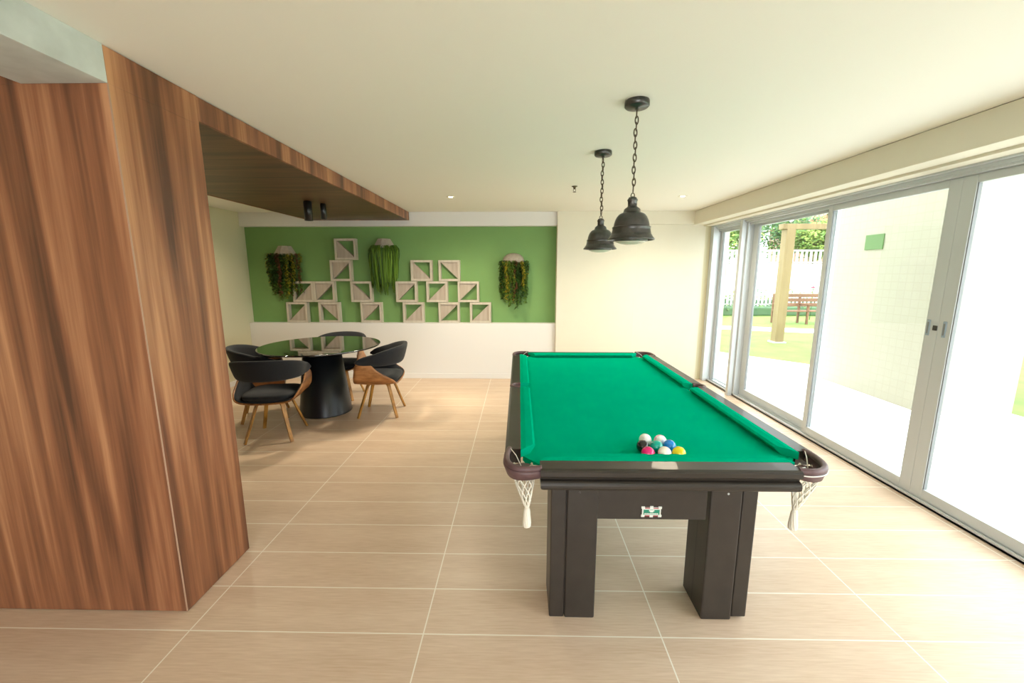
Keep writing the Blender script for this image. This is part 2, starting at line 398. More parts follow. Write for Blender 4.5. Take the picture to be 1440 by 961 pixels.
# ------------------------------------------------------------ wood clad partition, fascia, soffit, concrete beam
XC = -1.596
wp = empty('wall_partition', (-2.8, 1.93, 0)); struct(wp, 'walnut clad partition wall with vertical grain', 'wood wall')
mb = MB(); mb.box(XL, XC, 1.703, 2.162, 0.004, 2.343, .0015); rel(mb.build('cladding', M['walnut']), wp)
mb = MB(); mb.box(-1.94+.003, XC, 1.703, 2.162, 2.343, CZ-.004); mb.box(XL, -1.94, 1.703, 2.162, 2.343, CZ-.004)
rel(mb.build('top_cladding', M['walnut']), wp)
mb = MB(); mb.box(XC-.0035, XC+.0015, 1.7005, 1.7045, .006, 2.343); rel(mb.build('corner_strip', plain('pale edge band', (.42, .27, .19), .5)), wp)
sf = empty('ceiling_soffit', (-2.3, 4.1, 2.36)); struct(sf, 'lowered walnut ceiling panel over the dining table', 'soffit')
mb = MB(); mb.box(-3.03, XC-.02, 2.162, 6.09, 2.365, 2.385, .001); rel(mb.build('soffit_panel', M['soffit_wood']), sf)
mb = MB(); mb.box(XC-.02, XC, 2.162, 6.11, 2.362, CZ-.006, .001); mb.box(-3.05, -3.03, 2.162, 6.11, 2.362, CZ-.006, .001); mb.box(-3.05, XC, 6.09, 6.11, 2.362, CZ-.006, .001)
rel(mb.build('fascia', M['walnut']), sf)
mb = MB(); mb.box(-1.94, XC, YN, 1.703, 2.343, CZ, .002)
struct(mb.build('ceiling_beam', M['concrete']), 'bare concrete beam meeting the wood partition', 'beam')

# ------------------------------------------------------------ pool table
PT = empty('pool_table', (.652, 2.92, 0))
tag(PT, 'dark wooden pool table with green cloth, leather pockets and cotton nets', 'pool table')
def pt(o): return rel(o, PT)
xo0, xo1, xb0, xb1, xn0, xn1 = -.064, 1.368, .010, 1.292, .080, 1.222
yo0, yo1, yb0, yb1, yn0, yn1 = 1.602, 4.235, 1.694, 4.15, 1.778, 4.062
ym = 2.92; ZT = .800; ZB = .765
# bed with cut corners and side notches
c = .085
poly = [(xn0+.035, yb0+.01), (xn1-.035, yb0+.01), (xb1-.01, yn0+.035), (xb1-.01, ym-.05), (xn1+.03, ym-.04), (xn1+.03, ym+.04), (xb1-.01, ym+.05), (xb1-.01, yn1-.035), (xn1-.035, yb1-.01),
        (xn0+.035, yb1-.01), (xb0+.01, yn1-.035), (xb0+.01, ym+.05), (xn0-.03, ym+.04), (xn0-.03, ym-.04), (xb0+.01, ym-.05), (xb0+.01, yn0+.035)]
mb = MB(); mb.prism(poly, ZB-.03, ZB); pt(mb.build('bed_cloth', M['cloth']))
# cushions: profile from wood edge to nose with undercut
def cushion(a, b, inward, j0, j1):
    # a,b = ends along the wood edge (2D), inward = unit vector to the table centre; j0,j1 = how far the nose end is pulled in
    a, b, n = Vector(a), Vector(b), Vector(inward); t = (b-a).normalized(); w = .070 if abs(n.x) > .5 else .084
    prof = [(0, ZT+.001), (.35, ZT+.004), (.85, ZT+.002), (1., ZT-.006), (.96, ZT-.013), (.66, ZB), (0, ZB)]
    mb = MB(); A = []; B = []
    for f, z in prof:
        p = a + n*w*f + t*j0*f; q = b + n*w*f - t*j1*f
        A.append((p.x, p.y, z)); B.append((q.x, q.y, z))
    mb.hull8(A, B); o = pt(mb.build('cushion', M['cloth']))
    return o
cushion((xb0, yb0+.100), (xb0, ym-.045), (1, 0), .075, .02)
cushion((xb0, ym+.045), (xb0, yb1-.085), (1, 0), .02, .075)
cushion((xb1, yb0+.100), (xb1, ym-.045), (-1, 0), .075, .02)
cushion((xb1, ym+.045), (xb1, yb1-.085), (-1, 0), .02, .075)
cushion((xb0+.085, yb0), (xb1-.085, yb0), (0, 1), .07, .07)
cushion((xb0+.085, yb1), (xb1-.085, yb1), (0, -1), .07, .07)
# rails
def rail_long(x0, x1, y0, y1, out):
    mb = MB()
    xa = x0 if out < 0 else x1; xi = x1 if out < 0 else x0
    s = out
    P = [(xi, ZT), (xa-s*.012, ZT), (xa-s*.004, ZT-.003), (xa, ZT-.010), (xa, ZT-.030), (xa-s*.008, ZT-.036), (xa-s*.012, ZT-.055), (xa-s*.012, ZT-.070), (xi, ZT-.070)]
    mb.prism(P, y0, y1, 'y'); return pt(mb.build('rail', M['ebony']))
rail_long(xo0, xb0, yb0+.118, ym-.04, -1); rail_long(xo0, xb0, ym+.04, yb1-.10, -1)
rail_long(xb1, xo1, yb0+.118, ym-.04, 1); rail_long(xb1, xo1, ym+.04, yb1-.10, 1)
def rail_short(x0, x1, y0, y1, out, zt=ZT):
    mb = MB(); ya = y0 if out < 0 else y1; yi = y1 if out < 0 else y0; s = out
    P = [(yi, zt), (ya-s*.018, zt), (ya-s*.006, zt-.003), (ya, zt-.010), (ya, zt-.028), (ya-s*.006, zt-.034), (ya-s*.016, zt-.036), (ya-s*.018, zt-.042), (yi, zt-.042)]
    mb.prism(P, x0, x1, 'x'); return pt(mb.build('rail', M['ebony']))
rail_short(.094, 1.186, yo0, yb0, -1)
rail_short(.094, 1.186, yb1, yo1-.02, 1, ZT-.001)
# body: frame moulding under the rails
mb = MB()
prof = [(-.070, .698), (-.026, .698), (-.014, .703), (-.004, .710), (.000, .718), (.000, .728), (-.070, .728)]
loops = [[mb.bm.verts.new(p) for p in ((.094-o, 1.604-o, z), (1.188+o, 1.604-o, z), (1.188+o, 4.19+o, z), (.094-o, 4.19+o, z))] for o, z in prof]
for a, b in zip(loops, loops[1:]+loops[:1]):
    for i in range(4): mb.face([a[i], a[(i+1) % 4], b[(i+1) % 4], b[i]])
up = [(.065, .728), (.000, .728), (.001, .734), (.004, .740), (.010, .745), (.022, .748), (.020, .757), (.016, .768), (.016, .778), (.065, .778)]
mb.prism([(1.604+a, z) for a, z in up], .094, 1.188, 'x'); mb.prism([(4.19-a, z) for a, z in up], .094, 1.188, 'x')
pt(mb.build('body_frame', M['ebony']))
# legs with side plank and groove
def leg(x0, x1, y0, y1, outx):
    mb = MB(); d = .068
    sy = 1 if y0 < 2.5 else -1
    yf, ybk = (y0, y1) if sy > 0 else (y1, y0)
    if outx < 0:
        mb.box(x0+d+.004, x1, y0, y1, 0, .70, .007); mb.box(x0, x0+d, min(yf+sy*.004, ybk), max(yf+sy*.004, ybk), .0, .70, .006)
    else:
        mb.box(x0, x1-d-.004, y0, y1, 0, .70, .007); mb.box(x1-d, x1, min(yf+sy*.006, ybk), max(yf+sy*.006, ybk), .012, .70, .006)
    mb.box(x0+.012, x1-.012, y0+.012, y1-.012, .01, .70)
    o = pt(mb.build('leg', M['ebony_matt']))
    mb = MB()
    xs = x1-.0005 if outx < 0 else x0-.0005
    mb.box(xs, xs+.001, (y0+y1)/2-.003, (y0+y1)/2+.003, .012, .69)
    g = mb.build('groove', M['spot_black']); g.parent = o; g.matrix_parent_inverse = Matrix.Identity(4)
    bx = x0+d+.03 if outx < 0 else x0+.045
    yy = y0 if sy > 0 else y1
    mb = MB(); mb.lathe([(.005, -.0015), (.005, .0005), (.003, .0012)], n=16); s = mb.build('screw', M['iron'] if outx < 0 else M['alu'])
    s.parent = o; s.rotation_euler = (PI/2*sy, 0, 0); s.location = (bx+.03, yy-sy*.001, .645)
    return o
leg(.147, .360, 1.700, 1.915, -1); leg(.861, 1.074, 1.700, 1.915, 1)
leg(.147, .360, 3.86, 4.07, -1); leg(.861, 1.074, 3.86, 4.07, 1)
mb = MB(); mb.box(.355, .846, 1.7025, 1.735, .515, .702, .002); ap = pt(mb.build('apron', M['ebony_matt']))
mb = MB(); mb.box(.365, .855, 4.03, 4.06, .515, .702, .002); pt(mb.build('apron', M['ebony_matt']))
for x in (.17, 1.03):
    mb = MB(); mb.box(x, x+.032, 1.92, 3.855, .515, .702, .002); pt(mb.build('apron', M['ebony_matt']))
# maker's badge on the apron
mb = MB()
bx, bz, by = .600, .554, 1.7015
mb.box(bx-.042, bx+.042, by-.002, by+.002, bz-.0215, bz+.0215, .001)
for sx in (-1, 1):
    for sz in (-1, 1): mb.box(bx+sx*.038-.008, bx+sx*.038+.008, by-.003, by+.002, bz+sz*.020-.006, bz+sz*.020+.006, .002)
mb.box(bx-.008, bx+.008, by-.003, by+.002, bz-.027, bz-.018, .002); mb.box(bx-.008, bx+.008, by-.003, by+.002, bz+.018, bz+.028, .002)
mb.mi = 1; mb.box(bx-.036, bx+.036, by-.0034, by-.002, bz-.013, bz+.011)
mb.mi = 2
for a, b in ((-.030, -.008), (.008, .030)):
    mb.box(bx+a, bx+b, by-.0036, by-.002, bz+.0165, bz+.0205); mb.box(bx+a, bx+b, by-.0036, by-.002, bz-.0205, bz-.0165)
mb.mi = 0
mb.box(bx-.012, bx+.012, by-.0042, by-.003, bz+.004, bz+.010); mb.box(bx-.007, bx+.007, by-.0042, by-.003, bz-.001, bz+.004)
random.seed(5)
x = -.032
while x < .030:
    w = random.choice((.003, .004, .005)); mb.box(bx+x, bx+x+w, by-.0042, by-.003, bz-.0105, bz-.0055); x += w+.0018
badge = mb.build('badge', [M['badge_white'], M['badge_green'], M['badge_red']]); badge.parent = ap; badge['label'] = 'small green and white enamel badge'
# scuff marks on the front rail
# pockets
def arc_pts(kind):
    return kind
def pocket(path, holes, netc, side=False, name='corner_pocket', net=True, lean=(0, 0)):
    # path = rim centreline (x,y) from rail end to rail end
    P = catmull([(x, y, ZT-.006) for x, y in path], 8)
    mb = MB(); n = len(P)
    # padded leather rim: flattened tube
    mb.tube(P, .0135, 12)
    o = pt(mb.build(name, M['leather']))
    cx, cy = holes
    # skirt below the rim, slightly tapered
    mb = MB()
    outw = []
    for p in P:
        dv = Vector((p.x-cx, p.y-cy, 0)).normalized(); outw.append(dv)
    def sk(u, v):
        i = min(int(round(u*(n-1))), n-1); zz = [ZT-.012, ZT-.022, ZT-.034, ZT-.046][v_i(v)]
        off = [.006, .011, .006, -.002][v_i(v)]
        q = P[i] + outw[i]*off; return Vector((q.x, q.y, zz - (0 if v < .9 else .012*math.sin(PI*u))))
    def v_i(v): return min(3, int(round(v*3)))
    mb.grid(sk, n-1, 3)
    s = mb.build('skirt', M['leather'], fix=False); s.parent = o
    m = s.modifiers.new('t', 'SOLIDIFY'); m.thickness = .006; m.offset = -1
    mb = MB(); mb.tube([P[i] + outw[i]*.0125 + Vector((0, 0, -.016)) for i in range(n)], .0028, 6); q = mb.build('piping', M['white_cord']); q.parent = o
    mb = MB()
    for i in (1, n-2): mb.tube([P[i]+Vector((0, 0, .011)), P[i]*.5+Vector((cx, cy, ZT))*.5+Vector((0, 0, -.008)), Vector((cx, cy, ZB-.02))], .0022, 6)
    if not side: q = mb.build('lace', M['white_cord']); q.parent = o
    # cotton net, woven as two families of crossing cords
    if net:
        mb = MB(); nx, ny = netc; z0, z1, z2 = ZT-.040, .592, .493
        prof = lambda t: .050*(1-t)**.85 + .0075
        K = 8 if not side else 6
        if side: z1, z2 = .66, .60
        for sgn in (-1, 1):
            for k in range(K):
                pts = []
                for j in range(19):
                    t = j/18; a = 2*PI*k/K + sgn*t*2.1; r = prof(t)
                    if not side: r *= 1.0
                    kk = 1-t
                    pts.append((nx + (cx-nx)*kk + r*math.cos(a), ny + (cy-ny)*kk + r*math.sin(a), z0+(z1-z0)*t))
                mb.tube(pts, .0031, 5)
        mb.tube([(nx, ny, z1+.012), (nx, ny, z1-.01)], .0105, 10)
        tz = [z1, z1-.02, z1-.05, z1-.08, z2+.006, z2]
        for k in range(10):
            a = 2*PI*k/10
            rr = [.006, .009, .011, .013, .012, .006]
            mb.tube([(nx+rr[i]*math.cos(a+.25*i), ny+rr[i]*math.sin(a+.25*i), tz[i]) for i in range(6)], [.004, .006, .006, .007, .007, .004], 6)
        q = mb.build('net', M['net']); q.parent = o
    for ch in [x for x in C.objects if x.parent == o]:
        ch.matrix_parent_inverse = Matrix.Identity(4)
    return o
def corner(sx, sy):
    # drawn for the near corner on the dining side, mirrored to the others
    path = [(-.042, 1.826), (-.053, 1.765), (-.048, 1.690), (-.020, 1.640), (.030, 1.622), (.098, 1.632)]
    hole = (.020, 1.712); net = (.038, 1.672)
    def f(p):
        x = p[0] if sx < 0 else (xo0+xo1)-p[0]
        y = p[1] if sy < 0 else 5.84 - p[1] - .02
        return (x, y)
    if sx > 0 and sy < 0:
        path = [(-.030, 1.826), (-.038, 1.775), (-.026, 1.695), (.010, 1.640), (.070, 1.618), (.120, 1.630)]; net = (.088, 1.672)
    return pocket([f(p) for p in path], f(hole), f(net))
for sx in (-1, 1):
    for sy in (-1, 1): corner(sx, sy)
for sx in (-1, 1):
    def g(x): return x if sx < 0 else (xo0+xo1)-x
    pocket([(g(.012), ym-.046), (g(-.030), ym-.042), (g(-.052), ym), (g(-.030), ym+.042), (g(.012), ym+.046)], (g(.0), ym), (g(-.002), ym), side=True, name='side_pocket')
# inside of the pocket holes: dark cups
for x, y in ((.02, 1.71), (1.284, 1.71), (.02, 4.11), (1.284, 4.11)):
    mb = MB(); mb.lathe([(.052, ZB-.01), (.048, ZB-.03)], (x, y, 0), 24, True, False); pt(mb.build('pocket_ring', M['leather']))

# ------------------------------------------------------------ balls
def ball(name_px, x, y, col, label, stripe=None):
    m, nt, b = new_mat('ball ' + label.split()[0]); b.inputs['Roughness'].default_value = .08; b.inputs['Coat Weight'].default_value = .5
    if stripe:
        tc = nd(nt, 'ShaderNodeTexCoord'); sp = nd(nt, 'ShaderNodeSeparateXYZ'); nt.links.new(tc.outputs['Object'], sp.inputs[0])
        ab = nd(nt, 'ShaderNodeMath', operation='ABSOLUTE'); nt.links.new(sp.outputs['Z'], ab.inputs[0])
        lt = nd(nt, 'ShaderNodeMath', operation='LESS_THAN'); lt.inputs[1].default_value = stripe[1]; nt.links.new(ab.outputs[0], lt.inputs[0])
        mx = nd(nt, 'ShaderNodeMix', data_type='RGBA'); mx.inputs[6].default_value = (*col, 1); mx.inputs[7].default_value = (*stripe[0], 1)
        nt.links.new(lt.outputs[0], mx.inputs[0]); nt.links.new(mx.outputs[2], b.inputs['Base Color'])
    else: b.inputs['Base Color'].default_value = (*col, 1)
    mb = MB(); mb.sphere((0, 0, 0), .0305, 40); o = mb.build('billiard_ball', m, loc=(x, y, ZB+.0305))
    if stripe: o.rotation_euler = stripe[2]
    tag(o, label, 'ball', 'billiard balls near the end rail'); return o
W_ = (.95, .95, .93)
BALLS = [
 (907.3, 618.8, W_, 'plain white ball behind the black one', None),
 (928.3, 620.3, W_, 'white ball with a pale pink band, behind the teal ball', ((.80, .50, .62), .013, (R(75), R(20), 0))),
 (904.0, 627.9, (.012, .012, .014), 'black ball at the edge of the cluster', None),
 (923.4, 628.5, (.0, .42, .33), 'teal green ball in the middle of the cluster', None),
 (941.5, 627.6, (.0, .22, .72), 'bright blue ball beside the yellow one', None),
 (911.3, 637.5, (.75, .005, .16), 'magenta pink ball with a white cap, next to the end cushion', None),
 (934.7, 637.5, (.93, .89, .78), 'cream white ball between magenta and yellow balls', ((.80, .62, .50), .010, (R(60), R(-30), 0))),
 (954.9, 637.5, (.80, .66, .01), 'yellow ball at the outer end of the cluster', None)]
def unproj(u, v, z):
    f = Vector((-math.sin(YAW)*math.cos(TH), math.cos(YAW)*math.cos(TH), -math.sin(TH))); r = Vector((math.cos(YAW), math.sin(YAW), 0)); up = r.cross(f)
    dd = r*((u-720)/F) + up*((480.5-v)/F) + f; t = (z-1.62)/dd.z
    return Vector((0, 0, 1.62)) + dd*t
pos = [unproj(u, v, ZB+.0305) for u, v, *_ in BALLS]
for _ in range(60):     # push touching balls apart
    for i in range(8):
        for j in range(i):
            dv = pos[i]-pos[j]; dl = dv.length
            if dl < .0612:
                s = dv.normalized()*(.0612-dl)/2; pos[i] += s; pos[j] -= s
for (u, v, col, lab, st), p in zip(BALLS, pos):
    y = max(p.y, 1.846-.031)
    ball(None, p.x, p.y, col, lab, st)

# ------------------------------------------------------------ pendant lamps
def pendant():
    r = empty('pendant_lamp')
    # origin at ceiling fixing
    mb = MB(); mb.lathe([(.060, 0), (.062, -.006), (.062, -.026), (.056, -.032), (.012, -.034), (.010, -.044)], n=48); mb.build('canopy', M['iron'], r)
    # chain
    mb = MB(); z = -.048; k = 0; L_ = .046
    top, bot = -.046, -.440
    nl = 13; step = (top-bot)/nl
    for k in range(nl):
        zc = top - step*(k+.5); off = .0025*math.sin(k*1.3)
        pts = []
        hl, hw = step*.66, .0090
        if k in (0, nl-1): hw = .012
        for j in range(16):
            a = 2*PI*j/16; u = hw*math.cos(a); w = hl*math.sin(a)
            if k % 2: pts.append((u+off, 0, zc+w))
            else: pts.append((off+u*.5, u*.86, zc+w))
        mb.tube(pts, .0034, 6, closed=True)
    mb.build('chain', M['chain_iron'], r)
    Z = -CZ+1.794   # rim height relative to ceiling
    s = .0004
    prof = [(12, 85), (30, 95), (50, 100), (54, 112), (66, 128), (68, 140), (60, 150), (58, 210), (66, 222), (88, 236), (104, 252), (112, 285), (124, 296), (130, 300), (150, 305), (172, 320), (196, 350),
            (215, 390), (226, 430), (232, 465), (232, 472), (240, 478), (250, 480), (250, 492), (244, 498), (248, 520), (256, 560), (262, 580), (270, 584), (276, 600), (296, 625), (308, 640), (306, 650), (296, 652)]
    P = [(a*s, Z + (640-b)*s) for a, b in prof]
    inner = [(290*s, Z), (250*s, Z+.03), (236*s, Z+.065), (220*s, Z+.085), (170*s, Z+.12), (60*s, Z+.15)]
    mb = MB(); mb.lathe(P+inner, n=64, cap0=True, cap1=False); mb.build('lamp_shade', M['iron'], r)
    mb = MB(); mb.tube([(.0105*math.cos(a), 0, Z+.224+.0145*math.sin(a)) for a in [2*PI*i/18 for i in range(18)]], .0028, 8, closed=True); mb.build('hanging_ring', M['chain_iron'], r)
    mb = MB(); mb.lathe([(.086, Z+.002), (.088, Z-.008), (.080, Z-.012), (.076, Z-.006)], n=48, cap0=False, cap1=False); mb.build('lens_ring', M['iron'], r)
    mb = MB(); mb.lathe([(.080, Z-.004), (.076, Z-.014), (.058, Z-.022), (.030, Z-.027), (.001, Z-.028)], n=48, cap0=False); mb.build('lens', M['lens'], r)
    mb = MB(); mb.sphere((0, 0, Z+.05), .028, 24, (1, 1, 1.2)); mb.lathe([(.016, Z+.08), (.016, Z+.14)], n=20); mb.build('bulb', plain('unlit frosted bulb', (.8, .78, .7), .4), r)
    return r
p1 = pendant(); p1.location = (.600, 2.272, CZ); tag(p1, 'black metal dome pendant lamp hung nearest the camera over the pool table', 'pendant lamp', 'dome pendants over the pool table')
p2 = copy_tree(p1); p2.location = (.606, 3.156, CZ); p2['label'] = 'black metal dome pendant lamp hung farther back, partly behind the bigger one'
p1.rotation_euler = (0, 0, .3)

# ------------------------------------------------------------ ceiling fittings
def downlight(x, y, label):
    r = empty('recessed_downlight', (x, y, CZ)); tag(r, label, 'ceiling light', 'small recessed ceiling lights')
    mb = MB(); mb.lathe([(.022, -.0015), (.026, -.003), (.036, -.006), (.048, -.005), (.051, 0)], n=40, cap0=False, cap1=False); mb.build('trim_ring', M['white_metal'], r)
    mb = MB(); mb.lathe([(.024, -.0025), (.016, -.004), (.001, -.0045)], n=32); mb.build('lens', M['lamp_glow'], r)
    return r
downlight(-.794, 4.94, 'small lit ceiling downlight between wood soffit and pendants')
downlight(1.876, 4.94, 'small lit ceiling downlight near the glass doors')
downlight(-3.50, 4.80, 'small lit ceiling downlight beyond the wood soffit, above the cream wall side')
sp = empty('ceiling_sprinkler', (.561, 4.37, CZ)); tag(sp, 'small bronze fire sprinkler head on the ceiling', 'sprinkler')
mb = MB(); mb.lathe([(.030, 0), (.030, -.004), (.014, -.010), (.010, -.030)], n=24); mb.build('base_plate', M['brass_dull'], sp)
mb = MB(); mb.tube([(-.010, 0, -.028), (-.013, 0, -.042), (-.002, 0, -.056)], .0025, 6); mb.tube([(.010, 0, -.028), (.013, 0, -.042), (.002, 0, -.056)], .0025, 6); mb.lathe([(.018, -.056), (.016, -.059)], n=20); mb.build('deflector', M['brass_dull'], sp)
def spot(x, y, r_, h, label):
    z = 2.365
    r = empty('ceiling_spotlight', (x, y, z)); tag(r, label, 'spotlight', 'black cylinder spots under the wood soffit')
    mb = MB(); mb.lathe([(r_*.9, 0), (r_*.9, -.006), (r_, -.008), (r_, -h), (r_*.86, -h), (r_*.80, -h+.02)], n=36, cap1=False); mb.build('housing', M['spot_black'], r)
    mb = MB(); mb.lathe([(r_*.84, -h+.010), (.001, -h+.006)], n=30, cap0=False); mb.build('lens', M['lamp_glow'], r)
    return r
spot(-2.255, 4.50, .042, .20, 'larger black cylinder spotlight under the wood soffit')
spot(-2.165, 4.66, .032, .165, 'smaller black cylinder spotlight just behind the larger one')

# ------------------------------------------------------------ wall frames with a filled triangle
def wall_frame(w=.318, h=.308, d=.085, tri='ll'):
    r = empty('wall_frame_box'); t = .031
    mb = MB()
    out = [(-w/2, 0), (w/2, 0), (w/2, h), (-w/2, h)]; inn = [(-w/2+t, t), (w/2-t, t), (w/2-t, h-t), (-w/2+t, h-t)]
    for y0, flip in ((-d, 0), (0, 1)):
        pass
    V = lambda p, y: mb.bm.verts.new((p[0], y, p[1]))
    of, ob = [V(p, -d) for p in out], [V(p, 0) for p in out]; jf, jb = [V(p, -d) for p in inn], [V(p, 0) for p in inn]
    for i in range(4):
        j = (i+1) % 4
        mb.face([of[i], of[j], jf[j], jf[i]]); mb.face([ob[j], ob[i], jb[i], jb[j]]); mb.face([of[j], of[i], ob[i], ob[j]]); mb.face([jf[i], jf[j], jb[j], jb[i]])
    mb.build('frame', M['grey_washed'], r)
    a, b, c_, d_ = inn
    T = {'ll': [a, b, d_], 'ur': [b, c_, d_], 'ul': [a, c_, d_], 'lr': [a, b, c_]}[tri]
    mb = MB(); mb.prism(T, -d+.022, -.002, 'y'); mb.build('triangle_panel', M['grey_panel'], r)
    return r
# left edge (wall plane), row, triangle, label
FR = [(-2.777, 3, 'll', 'topmost square frame of all, alone in its row, triangle in its lower corner'),
      (-2.866, 2, 'ul', 'square frame directly under the topmost one, beside the grassy hanging plant'),
      (-3.470, 1, 'lr', 'second row square frame half hidden by the russet hanging plant'),
      (-3.145, 1, 'ul', 'second row square frame touching the one by the russet hanging plant'),
      (-2.572, 1, 'll', 'second row square frame partly behind the grassy hanging plant'),
      (-3.590, 0, 'lr', 'ledge row square frame under the russet plant, at the end of the row'),
      (-3.090, 0, 'ur', 'ledge row square frame with triangle in its upper corner'),
      (-2.437, 0, 'ul', 'ledge row square frame under the grassy plant, triangle in upper corner'),
      (-1.638, 2, 'll', 'third row square frame on the pool table side, triangle in lower corner'),
      (-1.216, 2, 'ur', 'third row square frame nearest the yellowish hanging plant, triangle in upper corner'),
      (-1.880, 1, 'ul', 'second row square frame just beyond the grassy plant, triangle in upper corner'),
      (-1.411, 1, 'lr', 'second row square frame in the middle of the three beyond the grassy plant'),
      (-.932, 1, 'ul', 'second row square frame nearest the yellowish hanging plant'),
      (-1.785, 0, 'lr', 'ledge row square frame, first of the three beyond the grassy plant'),
      (-1.235, 0, 'ul', 'ledge row square frame, middle of the three beyond the grassy plant'),
      (-.752, 0, 'lr', 'ledge row square frame, last of the row towards the pillar')]
protos = {}
rowz = [.862, 1.1755, 1.489, 1.8025]
for xl, row, tri, lab in FR:
    f = copy_tree(protos[tri]) if tri in protos else wall_frame(tri=tri)
    protos.setdefault(tri, f)
    f.location = (xl*.9856+.159, 6.24, rowz[row]); tag(f, lab, 'wall frame', 'square wooden wall frames on the green wall')

# ------------------------------------------------------------ hanging plants
def planter(kind, r):
    mb = MB()
    if kind == 'dome':
        mb.lathe([(.165, 0), (.158, .04), (.14, .08), (.10, .115), (.055, .130), (.02, .134)], n=32, a0=PI, a1=2*PI, sy=.9)
    else:
        mb.lathe([(.175, 0), (.095, .135)], n=4, a0=PI, a1=2*PI, sy=.95)
    o = mb.build('planter', M['planter'], r)
    for p in o.data.polygons:
        if kind != 'dome': p.use_smooth = False
    return o
def leafy(r, seed, n, length, w, mats_w, drop=.03):
    random.seed(seed); mb = MB()
    for k in range(n):
        a = PI + PI*(k+.5)/n*1.0 + random.uniform(-.1, .1); rr = w*random.uniform(.45, 1.)
        x0, y0 = rr*math.cos(a), .9*rr*math.sin(a)*.85 - .02
        L_ = length*random.uniform(.62, 1.0)*(1-.12*abs(x0)/w)
        mi = random.choices(range(4), mats_w)[0]; m2 = random.choices(range(4), mats_w)[0]
        z = .015; ph = random.random()*6; st = .0125
        pts = [(x0*.75, y0*.7, .02)]
        while z > -L_:
            x = x0*(1+.05*math.sin(z*6+ph)) + .012*math.sin(z*16+ph); y = y0 + .01*math.cos(z*13+ph)
            pts.append((x, y, z))
            for q in range(4):
                th = random.random()*2*PI; ln = random.uniform(.014, .026)
                dx, dy = math.cos(th), math.sin(th)
                mb.mi = mi if random.random() < .86 else m2
                if z < -L_*.75 and random.random() < .5: mb.mi = 1
                mb.quad((x+dx*ln, min(y+dy*ln, -.004), z+random.uniform(-.006, .006)), (dx*ln, dy*ln, -ln*.6), (-dy*ln*.9, dx*ln*.9, .003))
            z -= st
        mb.mi = 0; mb.tube(pts, .0015, 4)
    return mb.build('foliage', [M['plant_dark'], M['plant_mid'], M['plant_yellow'], M['plant_red']], r, fix=False)
def grassy(r, seed, n, length, w):
    random.seed(seed); mb = MB()
    for k in range(n):
        a = PI + PI*random.random(); q = random.random()**.6; rr = w*q
        x0, y0 = rr*math.cos(a), rr*math.sin(a)*.75
        bulge = w*(.9+.25*random.random())
        L_ = length*(.35+.65*random.random()**.8)*(1 - .12*(abs(x0)/w)**2)*(.86+.14*math.sin(x0*55))
        mb.mi = random.choices((0, 1), (3, 2))[0]
        pts = []
        for j in range(9):
            t = j/8; f = 1.25*math.sin(min(1, t*3.2)*PI/2) - .42*t
            pts.append((x0*(.55+.5*f) + .006*math.sin(5*t+k), min(y0*(.5+.6*f) - .01, -.005), .03 + .03*math.sin(min(1, t*4)*PI) - L_*t**1.15))
        th = random.random()*PI
        mb.strip(pts, [.006+.006*math.sin(PI*min(1, (1-j/8)+.1)) for j in range(9)], .0012, (math.cos(th), math.sin(th), .05))
    return mb.build('foliage', [M['plant_grass'], M['plant_grass2']], r, fix=False)
h = empty('hanging_plant', (-3.52, 6.24, 1.872)); tag(h, 'hanging plant with dark green and russet leaves, nearest the cream corner', 'hanging plant', 'hanging plants on the green wall')
planter('facet', h); leafy(h, 3, 26, .70, .25, (5, 2.4, 1.4, 2.2))
h = empty('hanging_plant', (-2.02, 6.24, 1.975)); tag(h, 'hanging plant with long fine grassy blades, in the middle of the green wall', 'hanging plant', 'hanging plants on the green wall')
planter('facet', h); grassy(h, 8, 1500, .74, .215)
h = empty('hanging_plant', (-.085, 6.24, 1.765)); tag(h, 'hanging plant with green and yellow leaves under a round planter, nearest the pillar', 'hanging plant', 'hanging plants on the green wall')
planter('dome', h); leafy(h, 12, 21, .70, .215, (4, 4, 3.4, .8))

# ------------------------------------------------------------ round table
rt = empty('round_table', (-2.28, 4.61, 0)); tag(rt, 'round black glass dining table on a tapered black drum base', 'table')
mb = MB(); mb.lathe([(.285, 0), (.287, .006), (.285, .012), (.200, .765)], n=72); mb.build('pedestal', M['black'], rt)
mb = MB(); mb.lathe([(.25, .765), (.60, .768), (.64, .777), (.645, .780)], n=72); mb.build('top_support', M['black'], rt)
mb = MB(); mb.lathe([(.646, .780), (.650, .783), (.650, .792), (.647, .795)], n=96); mb.build('table_top', M['black_glass'], rt)

